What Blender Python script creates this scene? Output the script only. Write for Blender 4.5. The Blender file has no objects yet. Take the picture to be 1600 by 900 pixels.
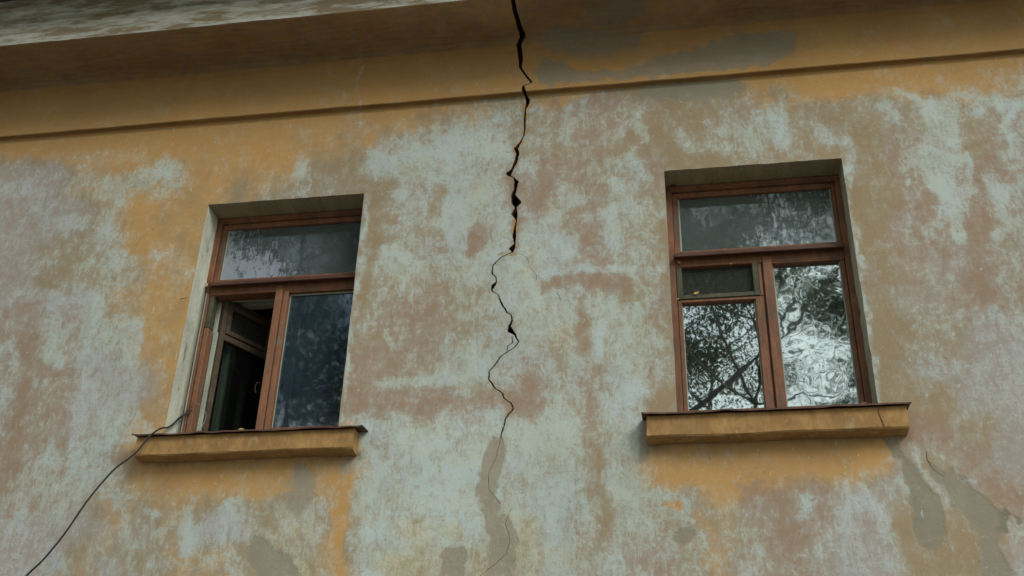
import bpy, bmesh, math, random
import numpy as np
from mathutils import Vector, noise, geometry
C = bpy.context.scene.collection
R = math.radians
rng = random.Random(7)

# ------------------------------------------------------------------ camera
CAM = np.array([2.93908, -5.47579, -2.39189]); PITCH, YAW, ROLL, FOC = .52222, -.17577, .02938, 1750.0
GROUND = -4.0
_cp, _sp, _cy, _sy = math.cos(PITCH), math.sin(PITCH), math.cos(YAW), math.sin(YAW)
FW = np.array([_sy*_cp, _cy*_cp, _sp]); _rt = np.array([_cy, -_sy, 0.]); _up = np.cross(_rt, FW)
RT = math.cos(ROLL)*_rt + math.sin(ROLL)*_up; UP = -math.sin(ROLL)*_rt + math.cos(ROLL)*_up
cam = bpy.data.objects.new('camera', bpy.data.cameras.new('camera')); C.objects.link(cam)
from mathutils import Matrix
M = Matrix(((RT[0], UP[0], -FW[0], CAM[0]), (RT[1], UP[1], -FW[1], CAM[1]), (RT[2], UP[2], -FW[2], CAM[2]), (0, 0, 0, 1)))
cam.matrix_world = M
cam.data.sensor_width = 36; cam.data.lens = 36*FOC/1600; cam.data.clip_end = 500
bpy.context.scene.camera = cam

# ------------------------------------------------------------------ sky, sun, exposure
SUN_EL, SUN_AZ = 35, 42       # azimuth of the veiled sun: degrees right of straight out from the wall
w = bpy.data.worlds.new('World'); bpy.context.scene.world = w; w.use_nodes = True
nt = w.node_tree; bg = nt.nodes['Background']
sky = nt.nodes.new('ShaderNodeTexSky'); sky.sky_type = 'NISHITA'; sky.sun_disc = False
sky.sun_elevation = R(SUN_EL); sky.sun_rotation = R(180-SUN_AZ)
sky.air_density = 1.2; sky.dust_density = 1.5
tc = nt.nodes.new('ShaderNodeTexCoord')
cn = nt.nodes.new('ShaderNodeTexNoise'); cn.inputs['Scale'].default_value = 2.2; cn.inputs['Detail'].default_value = 7
cn.inputs['Roughness'].default_value = .55; cn.inputs['Distortion'].default_value = .4
cmap = nt.nodes.new('ShaderNodeMapping'); cmap.inputs['Location'].default_value = (1.3, .2, .62)
nt.links.new(tc.outputs['Generated'], cmap.inputs['Vector']); nt.links.new(cmap.outputs[0], cn.inputs['Vector'])
cr = nt.nodes.new('ShaderNodeValToRGB'); cr.color_ramp.elements[0].position = .36; cr.color_ramp.elements[1].position = .60
cr.color_ramp.elements[0].color = (.05, .05, .05, 1); cr.color_ramp.elements[1].color = (1, 1, 1, 1)
nt.links.new(cn.outputs[0], cr.inputs[0])
cmx = nt.nodes.new('ShaderNodeMixRGB'); cmx.inputs[2].default_value = (12.2, 13.6, 13.4, 1)
nt.links.new(cr.outputs[0], cmx.inputs[0]); nt.links.new(sky.outputs[0], cmx.inputs[1])
nt.links.new(cmx.outputs[0], bg.inputs['Color']); bg.inputs['Strength'].default_value = .10
sl = bpy.data.lights.new('sun', 'SUN'); sl.energy = 1.5; sl.angle = R(24); sl.color = (1, .985, .95)
sun = bpy.data.objects.new('sun', sl); C.objects.link(sun)
sd = Vector((math.sin(R(SUN_AZ))*math.cos(R(SUN_EL)), -math.cos(R(SUN_AZ))*math.cos(R(SUN_EL)), math.sin(R(SUN_EL))))
sun.rotation_euler = sd.to_track_quat('Z', 'Y').to_euler()
vs = bpy.context.scene.view_settings
vs.view_transform = 'Standard'; vs.look = 'None'; vs.gamma = 1; vs.use_curve_mapping = False; vs.exposure = 0.12

# ------------------------------------------------------------------ surveying helpers
def proj(P):                                     # world points (n,3) -> photo position (n,2)
    d = np.asarray(P, float) - CAM; z = d @ FW
    return np.stack([800+FOC*(d@RT)/z, 450-FOC*(d@UP)/z], 1)
def ray(x, y): return FW + RT*(x-800)/FOC - UP*(y-450)/FOC
def at(x, y, Y=0.):                              # sighted point on the plane y = Y
    d = ray(x, y); return CAM + d*(Y-CAM[1])/d[1]
def atz(x, y, Z):
    d = ray(x, y); return CAM + d*(Z-CAM[2])/d[2]
def tag(o, label=None, cat=None, group=None, kind=None):
    for k, v in (('label', label), ('category', cat), ('group', group), ('kind', kind)):
        if v: o[k] = v
    return o
def empty(name, loc=(0, 0, 0)):
    o = bpy.data.objects.new(name, None); o.location = loc; C.objects.link(o); o.empty_display_size = .2; return o
def obj(name, verts, faces, mat, parent=None, smooth=False, mi=None):
    me = bpy.data.meshes.new(name)
    me.from_pydata([tuple(map(float, v)) for v in verts], [], [tuple(map(int, f)) for f in faces])
    for m in (mat if isinstance(mat, (list, tuple)) else [mat]): me.materials.append(m)
    if mi is not None: me.polygons.foreach_set('material_index', np.array(mi, dtype=np.int32))
    if smooth: me.polygons.foreach_set('use_smooth', [True]*len(me.polygons))
    me.update()
    o = bpy.data.objects.new(name, me); C.objects.link(o)
    if parent: o.parent = parent
    return o
class MB:
    """collects bevelled boxes and tubes into one mesh"""
    def __init__(s): s.v = []; s.f = []
    def box(s, x0, x1, y0, y1, z0, z1, b=.003, rot=None):
        # chamfered box: 24 vertices
        bm = bmesh.new(); bmesh.ops.create_cube(bm, size=1)
        for v in bm.verts:
            v.co = Vector(((x0+x1)/2+v.co.x*(x1-x0), (y0+y1)/2+v.co.y*(y1-y0), (z0+z1)/2+v.co.z*(z1-z0)))
        if b: bmesh.ops.bevel(bm, geom=list(bm.edges), offset=min(b, .3*min(x1-x0, y1-y0, z1-z0)), segments=1, affect='EDGES')
        bm.verts.ensure_lookup_table(); n = len(s.v)
        for v in bm.verts: s.v.append(tuple(rot @ v.co if rot else v.co))
        for f in bm.faces: s.f.append([n+v.index for v in f.verts])
        bm.free(); return s
    def tube(s, pts, rad, seg=6):
        pts = [Vector(p) for p in pts]; n0 = len(s.v)
        rads = rad if isinstance(rad, (list, tuple)) else [rad]*len(pts)
        for i, p in enumerate(pts):
            t = (pts[min(i+1, len(pts)-1)]-pts[max(i-1, 0)]).normalized()
            a = t.cross(Vector((.3, .5, .81))).normalized(); b = t.cross(a)
            for k in range(seg):
                an = 2*math.pi*k/seg; s.v.append(tuple(p+(a*math.cos(an)+b*math.sin(an))*rads[i]))
        for i in range(len(pts)-1):
            for k in range(seg):
                k2 = (k+1) % seg; q = n0+i*seg
                s.f.append([q+k, q+k2, q+seg+k2, q+seg+k])
        s.f.append([n0+k for k in range(seg)][::-1]); s.f.append([n0+(len(pts)-1)*seg+k for k in range(seg)])
        return s
    def build(s, name, mat, parent=None, smooth=False): return obj(name, s.v, s.f, mat, parent, smooth)

# ------------------------------------------------------------------ materials
class N:
    def __init__(s, name):
        s.m = bpy.data.materials.new(name); s.m.use_nodes = True; s.t = s.m.node_tree; s.t.nodes.clear()
        s.out = s.t.nodes.new('ShaderNodeOutputMaterial'); s.geo = s.t.nodes.new('ShaderNodeTexCoord')
    def n(s, typ, **kw):
        x = s.t.nodes.new(typ)
        for k, v in kw.items(): setattr(x, k, v)
        return x
    def set(s, sock, v):
        if hasattr(v, 'links') or isinstance(v, bpy.types.NodeSocket): s.t.links.new(v, sock)
        else: sock.default_value = v
    def coord(s, sc=(1, 1, 1), loc=(0, 0, 0)):
        m = s.n('ShaderNodeMapping'); s.t.links.new(s.geo.outputs['Object'], m.inputs['Vector'])
        m.inputs['Scale'].default_value = sc; m.inputs['Location'].default_value = loc; return m.outputs[0]
    def noise(s, scale, detail=6, rough=.6, dist=0., sc=(1, 1, 1), loc=(0, 0, 0)):
        x = s.n('ShaderNodeTexNoise'); s.t.links.new(s.coord(sc, loc), x.inputs['Vector'])
        x.inputs['Scale'].default_value = scale; x.inputs['Detail'].default_value = detail
        x.inputs['Roughness'].default_value = rough; x.inputs['Distortion'].default_value = dist
        return x.outputs[0]
    def math(s, op, a, b=0., c=None):
        x = s.n('ShaderNodeMath', operation=op); s.set(x.inputs[0], a); s.set(x.inputs[1], b)
        if c is not None: s.set(x.inputs[2], c)
        return x.outputs[0]
    def step(s, v, lo, hi, a=0., b=1.):
        x = s.n('ShaderNodeMapRange', interpolation_type='SMOOTHSTEP'); s.set(x.inputs[0], v)
        for i, q in ((1, lo), (2, hi), (3, a), (4, b)): s.set(x.inputs[i], q)
        return x.outputs[0]
    def mix(s, f, a, b, mode='MIX'):
        x = s.n('ShaderNodeMixRGB', blend_type=mode); s.set(x.inputs[0], f)
        for i, q in ((1, a), (2, b)): s.set(x.inputs[i], (*q, 1) if isinstance(q, tuple) else q)
        return x.outputs[0]
    def bump(s, h, dist=.01, strength=1., nrm=None):
        x = s.n('ShaderNodeBump'); s.set(x.inputs['Height'], h); x.inputs['Distance'].default_value = dist
        x.inputs['Strength'].default_value = strength
        if nrm: s.t.links.new(nrm, x.inputs['Normal'])
        return x.outputs[0]
    def bsdf(s, col, rough=.8, nrm=None, spec=.2):
        x = s.n('ShaderNodeBsdfPrincipled'); s.set(x.inputs['Base Color'], (*col, 1) if isinstance(col, tuple) else col)
        s.set(x.inputs['Roughness'], rough); x.inputs['Specular IOR Level'].default_value = spec
        if nrm: s.t.links.new(nrm, x.inputs['Normal'])
        return x.outputs[0]
    def done(s, sh): s.t.links.new(sh, s.out.inputs[0]); return s.m
    def attr(s, name):
        x = s.n('ShaderNodeAttribute', attribute_name=name); y = s.n('ShaderNodeSeparateColor')
        s.t.links.new(x.outputs['Color'], y.inputs[0]); return y.outputs

OCHRE = (.51, .30, .108); TAUPE = (.33, .25, .15); PINK = (.335, .235, .165); WHITE = (.485, .57, .555)
YELL = (.56, .48, .25); MORTAR = (.225, .205, .135); LAV = (.36, .31, .27); ORANGE = (.50, .24, .075)

def plaster_mat(horiz=False):
    s = N('weathered_plaster' if not horiz else 'weathered_cornice_plaster')
    run = (30, 30, 10) if not horiz else (5, 45, 45)
    A = s.attr('paint_a'); B = s.attr('paint_b'); D = s.attr('paint_c')    # a: ochre pink yellow / b: white mortar grime-and-painted-shade / c: lavender, stroke texture
    n1 = s.noise(7, 9, .66, .3, (1, 1, .75)); n2 = s.noise(3.1, 8, .6, .5, loc=(4, 0, 7)); n3 = s.noise(16, 7, .7, .2, loc=(9, 1, 3))
    st = s.noise(1, 8, .68, .5, run); st2 = s.noise(1, 6, .7, .3, (80, 80, 11), (3, 2, 1)); fine = s.noise(95, 4, .7)
    mott = s.noise(1, 9, .72, .9, (19, 19, 11), (7, 7, 1))
    hz = s.noise(1, 6, .65, .3, (5, 40, 40), (1, 8, 2))
    def mask(v, n, amp, lo, hi): return s.step(s.math('MULTIPLY_ADD', s.math('SUBTRACT', n, .5), amp, v), lo, hi)
    po = mask(A[0], n1, 1.3, .22, .78); pp = mask(A[1], n3, 1.5, .3, .8); py = mask(A[2], n2, 1.2, .2, .9); pl = mask(D[0], n1, 1.1, .15, .9)
    col = s.mix(po, TAUPE, OCHRE); col = s.mix(s.math('MULTIPLY', pp, .85), col, PINK); col = s.mix(s.math('MULTIPLY', pl, .8), col, LAV)
    orr = mask(s.math('MULTIPLY', A[0], .62), n2, 1.6, .42, .95)
    col = s.mix(s.math('MULTIPLY', orr, .28), col, ORANGE)
    # whitewash: worn limewash in ragged brushy flakes
    wn = s.math('ADD', s.math('MULTIPLY', n1, .32), s.math('ADD', s.math('MULTIPLY', s.math('MULTIPLY_ADD', st, .45, s.math('MULTIPLY', s.noise(1, 7, .68, .6, (9, 9, 34), (4, 4, 4)), .55)), .26), s.math('MULTIPLY', mott, .42)))
    wn = s.math('SUBTRACT', wn, .5)
    hi = s.noise(52, 5, .75, .6, (1, 1, .6), (5, 1, 8)); broad = s.noise(1.9, 5, .55, .4, loc=(1, 0, 12))
    wn = s.math('ADD', wn, s.math('ADD', s.math('MULTIPLY', s.math('SUBTRACT', hi, .5), .20), s.math('MULTIPLY', s.math('SUBTRACT', broad, .5), .18)))
    wv = s.math('MULTIPLY_ADD', wn, 4.3, s.math('MULTIPLY_ADD', B[0], 1.04, .0))
    wm = s.step(wv, .38, 1.06); wthin = s.step(wv, .0, .62); drip = s.step(s.math('MULTIPLY_ADD', s.math('SUBTRACT', s.noise(1, 7, .7, .2, (46, 46, 4.5) if not horiz else run, (6, 2, 9)), .5), 3.2, s.math('MULTIPLY', B[0], .8)), .62, .95)
    wm = s.math('MAXIMUM', wm, s.math('MULTIPLY', drip, .6))
    wf = s.math('ADD', s.math('MULTIPLY', wm, .64), s.math('MULTIPLY', wthin, .28))
    whitec = s.mix(s.step(n2, .35, .65), WHITE, (.50, .565, .495)); whitec = s.mix(s.math('MULTIPLY', s.step(D[0], .2, .9), .6), whitec, (.48, .49, .49))
    whitec = s.mix(s.math('MULTIPLY', py, .5), whitec, YELL)
    col = s.mix(wf, col, whitec)
    pk = s.math('MULTIPLY', s.step(s.math('MULTIPLY', fine, st2), .30, .42), .5)      # flecks where the wash has let go
    col = s.mix(s.math('MULTIPLY', pk, wf), col, PINK)
    # pale scratches and rain runs
    sc = s.math('MULTIPLY', s.step(st2, .60, .72), s.step(D[1], .05, .6)); col = s.mix(s.math('MULTIPLY', sc, .6), col, (.62, .62, .5))
    # yellow over the bare ground as well
    col = s.mix(s.math('MULTIPLY', py, .15), col, YELL)
    # repair mortar
    mm = s.step(s.math('MULTIPLY_ADD', s.math('SUBTRACT', s.math('MULTIPLY_ADD', n3, .7, s.math('MULTIPLY', mott, .3)), .5), 1.5 if not horiz else 1.8, B[1]), .32, .74)
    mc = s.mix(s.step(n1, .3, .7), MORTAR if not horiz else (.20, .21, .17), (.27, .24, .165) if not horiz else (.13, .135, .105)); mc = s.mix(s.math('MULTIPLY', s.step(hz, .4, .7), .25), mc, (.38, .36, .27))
    mcd = s.mix(D[2], s.mix(.6, mc, (.42, .365, .28)), s.mix(.6, mc, (.17, .17, .125)))
    col = s.mix(s.math('MULTIPLY', mm, s.step(s.math('ADD', s.math('MULTIPLY', n3, .6), s.math('MULTIPLY', n1, .4)), .36, .56, 1., .88) if not horiz else s.step(s.math('ADD', s.math('MULTIPLY', mott, .5), s.math('MULTIPLY', n3, .5)), .36, .54, 1., .72)), col, mcd)
    # grime, plus shade painted under the sills and on the cornice
    grime_shade = s.math('MULTIPLY', B[2], s.step(s.math('ADD', s.math('MULTIPLY', st, .6), s.math('MULTIPLY', n2, .4)), .3, .7, .45, 1.))
    col = s.mix(grime_shade, col, (.10, .065, .035) if not horiz else (.115, .055, .018))
    col = s.mix(s.step(s.noise(1.3, 7, .6, .2, loc=(2, 5, 1)), .3, .75, .0, .22), col, (.2, .165, .12))
    col = s.mix(s.math('MULTIPLY', s.step(s.noise(58, 3, .6, .8, (1, 1, .8), (3, 3, 3)), .645, .70), .5), col, (.17, .14, .10)); col = s.mix(s.math('MULTIPLY', s.step(s.noise(33, 4, .7, .5, (1, 1, .7), (8, 3, 1)), .64, .69), .45 if not horiz else .0), col, (.60, .62, .56))
    edge = s.step(s.math('ABSOLUTE', s.math('SUBTRACT', wv, .68)), .0, .11, 1., 0.); col = s.mix(s.math('MULTIPLY', s.math('MULTIPLY', edge, s.step(hi, .45, .6)), .12), col, (.66, .70, .62))
    col = s.mix(.45, col, s.mix(1., col, s.mix(fine, (.72, .72, .72), (1.28, 1.28, 1.28)), 'MULTIPLY'))
    hgt = s.math('ADD', s.math('MULTIPLY', fine, .25), s.math('ADD', s.math('MULTIPLY', wm, .35), s.math('SUBTRACT', s.math('MULTIPLY', n3, .7), s.math('MULTIPLY', mm, .8))))
    b = s.bump(hgt, .004, .8); b = s.bump(s.noise(2.2, 5, .5), .03, .5, b)
    return s.done(s.bsdf(col, .93, b, .12))

def paint_mat(name, c1, c2, c3, scale=30, sc=(1, 1, 1), rough=.6, peel=.62):
    s = N(name); a = s.noise(scale, 7, .65, .3, sc); b = s.noise(scale*.25, 5, .6, 0, sc, (3, 3, 3)); f = s.noise(scale*4, 4, .7, 0, sc)
    col = s.mix(s.step(a, .35, .65), c1, c2); col = s.mix(s.step(s.math('ADD', s.math('MULTIPLY', a, .5), s.math('MULTIPLY', b, .5)), peel-.03, peel+.03), col, c3)
    col = s.mix(s.step(s.math('ADD', s.math('MULTIPLY', b, .6), s.math('MULTIPLY', f, .4)), .35, .65, 0., .55), col, (c1[0]*.35, c1[1]*.35, c1[2]*.35))
    return s.done(s.bsdf(col, rough, s.bump(s.math('ADD', a, s.math('MULTIPLY', f, .4)), .002, .7), .3))

def glass_mat(name, dirt=.1, dcol=(.2, .24, .23), refl=.3, wave=.0, wscale=6, streak=0., seed=0., tint=(.62, .68, .66), rough=.0, scol=(.5, .54, .56), side=None):
    s = N(name)
    nrm = None
    if wave:
        h = s.math('ADD', s.noise(wscale, 1, .4, 1.0, loc=(seed, 0, seed)), s.math('MULTIPLY', s.noise(wscale*3.3, 1, .4, .8, loc=(seed+4, 0, seed)), .10))
        nrm = s.bump(h, wave, 1.)
    g = s.n('ShaderNodeBsdfGlossy'); g.inputs['Roughness'].default_value = rough; g.inputs['Color'].default_value = (.93, 1, .98, 1)
    if nrm: s.t.links.new(nrm, g.inputs['Normal'])
    t = s.n('ShaderNodeBsdfTransparent'); t.inputs['Color'].default_value = (*tint, 1)
    m = s.n('ShaderNodeMixShader'); m.inputs[0].default_value = refl
    s.t.links.new(t.outputs[0], m.inputs[1]); s.t.links.new(g.outputs[0], m.inputs[2])
    d = s.n('ShaderNodeBsdfDiffuse')
    st = s.noise(1, 8, .7, .5, (38, 38, 11), (seed, 0, seed)); big = s.noise(3.2, 5, .6, .4, loc=(seed+2, 0, 1)); md = s.noise(26, 7, .75, .6, loc=(seed+5, 0, 1))
    v = s.math('ADD', s.math('MULTIPLY', st, .4), s.math('ADD', s.math('MULTIPLY', big, .25), s.math('MULTIPLY', md, .35)))
    if side:
        xx = s.n('ShaderNodeSeparateXYZ'); s.t.links.new(s.geo.outputs['Object'], xx.inputs[0])
        v = s.math('ADD', v, s.math('ADD', s.step(xx.outputs[0], side[0], side[1], side[2], side[3]), s.step(xx.outputs[2], side[4], side[5], side[6], side[7])))
    sm = s.math('MULTIPLY', s.step(v, .52, .60), streak)
    s.t.links.new(s.mix(sm, s.mix(s.step(big, .3, .7), dcol, tuple(c*.7 for c in dcol)), scol), d.inputs['Color'])
    f = s.math('MAXIMUM', s.math('MULTIPLY', s.step(big, .2, .8, .75, 1.2), dirt), s.math('MULTIPLY', sm, .9))
    m2 = s.n('ShaderNodeMixShader'); s.t.links.new(f, m2.inputs[0]); s.t.links.new(m.outputs[0], m2.inputs[1]); s.t.links.new(d.outputs[0], m2.inputs[2])
    return s.done(m2.outputs[0])

PL = plaster_mat(); PLC = plaster_mat(True)
WOOD = paint_mat('red_brown_window_paint', (.20, .082, .040), (.27, .12, .060), (.16, .115, .075), 14, (4, 4, 1.3), .5, .555)
WOODH = paint_mat('red_brown_rail_paint', (.165, .068, .038), (.23, .095, .05), (.10, .05, .03), 9, (1, 5, 5), .5, .6)
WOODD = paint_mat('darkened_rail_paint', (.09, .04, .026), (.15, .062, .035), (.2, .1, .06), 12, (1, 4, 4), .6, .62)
ORNG = paint_mat('orange_brown_stile_paint', (.31, .135, .065), (.23, .105, .055), (.30, .24, .18), 14, (4, 4, 1.3), .55, .56)
OLIVE = paint_mat('grimy_olive_vent_paint', (.075, .078, .045), (.12, .115, .065), (.16, .13, .07), 14, (2, 2, 2), .7, .62)
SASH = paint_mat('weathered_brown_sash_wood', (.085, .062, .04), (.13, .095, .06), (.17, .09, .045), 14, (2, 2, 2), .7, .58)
PALE = paint_mat('pale_grey_green_inner_paint', (.36, .39, .31), (.46, .48, .38), (.22, .2, .15), 11, (3, 3, 1), .6, .63)
LIME = paint_mat('chipped_white_reveal', (.74, .75, .62), (.66, .67, .53), (.33, .27, .18), 8, (2, 3, 1.2), .85, .60)
REV = paint_mat('taupe_reveal_plaster', (.36, .285, .17), (.42, .335, .21), (.48, .40, .27), 9, (4, 1, 1), .9, .60)
REVS = paint_mat('grey_reveal_plaster', (.38, .35, .26), (.44, .40, .30), (.50, .46, .36), 9, (1, 1, 1), .9, .60)
SILL = paint_mat('ochre_sill_paint', (.46, .27, .10), (.33, .18, .065), (.52, .38, .20), 7, (1.6, 1.6, 1.), .85, .58)
RUST = paint_mat('rusty_sheet_metal', (.085, .040, .028), (.13, .06, .04), (.05, .03, .025), 22, (1, 1, 1), .6, .6)
TIN = paint_mat('dark_roof_sheet', (.03, .028, .03), (.045, .04, .04), (.02, .02, .022), 6, (1, 1, 1), .6, .6)
FASC = paint_mat('flaking_fascia_whitewash', (.52, .51, .43), (.24, .215, .14), (.24, .155, .06), 11, (.45, 1.6, 2.4), .9, .54)
RUBBLE = paint_mat('broken_brick_core', (.10, .055, .032), (.16, .09, .055), (.05, .03, .02), 40, (1, 1, 1), .95, .6)
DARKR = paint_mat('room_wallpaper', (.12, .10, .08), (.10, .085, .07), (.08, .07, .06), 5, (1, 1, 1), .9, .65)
RUBR = paint_mat('black_cable_sheath', (.03, .026, .024), (.05, .042, .036), (.07, .06, .05), 30, (1, 1, 1), .5, .6)
STEEL = paint_mat('dull_steel', (.25, .24, .22), (.35, .33, .3), (.15, .09, .06), 40, (1, 1, 1), .4, .6)
YLEAF = paint_mat('yellow_dead_leaf', (.75, .50, .16), (.62, .36, .12), (.35, .2, .08), 60, (1, 1, 1), .7, .6)
BLEAF = paint_mat('pale_brown_dead_leaf', (.62, .46, .28), (.5, .34, .2), (.35, .2, .1), 60, (1, 1, 1), .7, .6)

# ------------------------------------------------------------------ where the paint has worn
# each row: eight-inch cells of the facade; letter = ground coat, digit = how much whitewash is left on it
ROWS = """
o0o0o0o0o0o0o0o0o0o0o0o0o0o0o0o0o0o0o0o0o0o0o0o0o0o0o0o0o0o0o0o0
o0o0o0o0o0o0o0o0o0o0o0o0o0o0o0o0o0o0o0o0o0o0o0o0o0o0o0o0o0o0o0o0
o0o0o0o0o0o0o0o0o0o0o0o0o0o0o0o0o1o1o1g1g1g1g1o1o0o0o0o1o1o1o1o3
o0o0o0o0o0o0o0o0o0o0o0o0o0o2o4t6t5p4p4p5t2t2t3t5t6t3t3t4t4t5t5p5
o0o0o0o0o0o0o0o1o0o2o2o4t5t6t7t7t4t4p3t5t2t2t4t5t4t3t2t2p4p5t3p5
l4l3o3o6o5o5o1o1o2o3t2t2t4t6y6t7p3p4p3t6p3t1t2t1t2t2t3t1p4p5p2p5
l5l5l4o5o2o0o1t2t2t2t2t1t4t6t8t7p3t6p4t6t4t1t1t1t1t1t1t1p4p6p2p5
l4l4t3o6o1o2o2t1t1t1t1t1t4p4p6t7t7p7p3t6t5t1t1t1t1t1g1g1p4p4p2p4
l3t3t2t5o5o4o1t1t1t1t1t4t6t6t7t8y7p6p3t6t4t1t1t1t1t1g1g1p4l4p2p4
l5l4l6o5o1o0o1t1t1t1t1t5p4p3t5t6t7t7t5t8p4t1t1t1t1t1g0g1l3p4p2p4
p4p3p6t6o6o1o1t1t1t1t1t3p3p3t4t5t7y7t5t7t5t1t1t1t1t1g0g0t3t4l4l6
p5p2p6l6l6o1o0t1t1t1t1p2p2t5t7t8p5t6t4t7p6t1t1t1t1t1g0g0t4l5l5l6
p5p3l7l7l7o0o0t1t1t1t1p3p3p3p3p4p2t8p4t8t2t1t1t1t1t1g0g0g1g2l4l6
p3p5l6t6t5o1o0o0o0o0t1t7t8t8p7t8t9t9t4t8t5o0o0o0o0o0g0g0p1p1t2l4
p3p6p6p5o3o0o0o0o0o1o2t8t8t8t8t7y7t9t5t8t3o0o0o0o0o0o0g1l4t2p2l3
p5p6p6o4o3o2o2o3y5y4o3t8t8t8t8t7y7t9t5t8t7t5o2p4p3p3l7l4g3l2p2p2
l6l6l4o2l5o4l5l6y5y6o3t8y7y7t7y7y7t8t6t7t6t5y4t5p3p3l6l4g1t2g1p3
l5l5o3l4t4o2o3y4y4y6o2t7y6y6y6y6y7y7t6p5p5t5o4p4p3p4l6l4t2t1g1l4
""".split()
def hue_white():
    H = {'o': (1, 0, 0, 0), 't': (.12, .25, 0, 0), 'p': (.1, 1, 0, .1), 'g': (.0, .0, .0, 0), 'y': (.25, .1, .55, 0), 'l': (.05, .45, 0, .9)}
    a = np.zeros((18, 32, 5))
    for r, row in enumerate(ROWS):
        for c in range(32):
            a[r, c, :4] = np.array(H[row[2*c]])*((.55, 1, 1, 1) if row[2*c] == 'o' and row[2*c+1] > '1' else (.68, 1, 1, 1) if 4 < r < 13 else (1, 1, 1, 1)); a[r, c, 4] = int(row[2*c+1])/9.
    return a
HW = hue_white()
def sample(px):
    x = np.clip(px[:, 0]/50-.5, 0, 30.999); y = np.clip(px[:, 1]/50-.5, 0, 16.999)
    i = x.astype(int); j = y.astype(int); u = (x-i)[:, None]; v = (y-j)[:, None]
    return (HW[j, i]*(1-u)+HW[j, i+1]*u)*(1-v)+(HW[j+1, i]*(1-u)+HW[j+1, i+1]*u)*v
def segdist(p, poly):
    d = np.full(len(p), 1e9)
    for a, b in zip(poly[:-1], poly[1:]):
        a = np.array(a, float); b = np.array(b, float); ab = b-a
        t = np.clip(((p-a)@ab)/max(ab@ab, 1e-9), 0, 1); d = np.minimum(d, np.hypot(*(p-a-t[:, None]*ab).T))
    return d
def inside(p, poly):
    c = np.zeros(len(p), bool); n = len(poly)
    for k in range(n):
        (x1, y1), (x2, y2) = poly[k], poly[(k+1) % n]
        if y1 == y2: continue
        c ^= ((y1 > p[:, 1]) != (y2 > p[:, 1])) & (p[:, 0] < (x2-x1)*(p[:, 1]-y1)/(y2-y1)+x1)
    return c
PATCH = [   # hardened repair mortar: outline, softness, darkness
 ([(770,687),(778,684),(788,690),(795,702),(790,708),(792,718),(783,724),(781,740),(776,755),(775,778),(782,790),(778,803),(786,808),(797,812),(803,835),(804,870),(800,905),(752,905),(758,880),(765,862),(760,840),(756,810),(748,780),(743,755),(748,735),(755,710),(762,695)], 5, .25),
 ([(710,856),(722,853),(730,865),(729,905),(686,905),(688,872),(698,860)], 4, .4),
 ([(1055,828),(1070,824),(1084,828),(1086,842),(1076,852),(1060,854),(1050,842)], 6, .55),
 ([(1380,678),(1402,684),(1416,715),(1440,750),(1465,775),(1477,810),(1478,845),(1460,862),(1440,858),(1430,830),(1422,790),(1412,750),(1406,720),(1388,700)], 5, .65),
 ([(1447,705),(1455,722),(1476,742),(1488,728),(1510,755),(1540,780),(1560,800),(1565,830),(1555,850),(1570,870),(1590,905),(1535,905),(1530,860),(1525,830),(1500,800),(1485,780),(1470,755),(1452,733)], 5, .55),
 ([(460,715),(488,735),(496,765),(480,800),(457,815),(447,790),(452,755)], 9, .25),
 ([(398,828),(415,845),(445,865),(480,905),(400,905),(385,860)], 7, .35),
 ([(1000,140),(1060,130),(1170,123),(1173,132),(1150,150),(1080,160),(1030,157),(985,150)], 8, .55),
 ([(833,108),(852,92),(872,98),(900,110),(962,112),(1010,98),(1050,82),(1100,70),(1150,52),(1200,50),(1257,46),(1243,70),(1225,97),(1150,108),(1050,117),(900,130),(845,136),(832,120)], 5, .35),
 ([(840,50),(880,38),(960,45),(1010,55),(990,80),(930,92),(880,86),(850,78)], 9, .25),
 ([(920,0),(1010,-10),(1010,20),(960,42),(915,30)], 10, .4),
 ([(1566,792),(1582,800),(1574,818),(1572,834),(1560,830),(1562,810)], 4, 1.),
 ([(1480,846),(1488,848),(1486,856),(1477,854)], 3, 1.), ([(1588,808),(1600,806),(1600,828),(1592,826)], 3, 1.),
 ([(530,715),(548,700),(556,715),(552,738),(534,742)], 12, .2),
 ([(1045,655),(1002,660),(1000,720),(1010,720)], 8, .3)]
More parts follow.
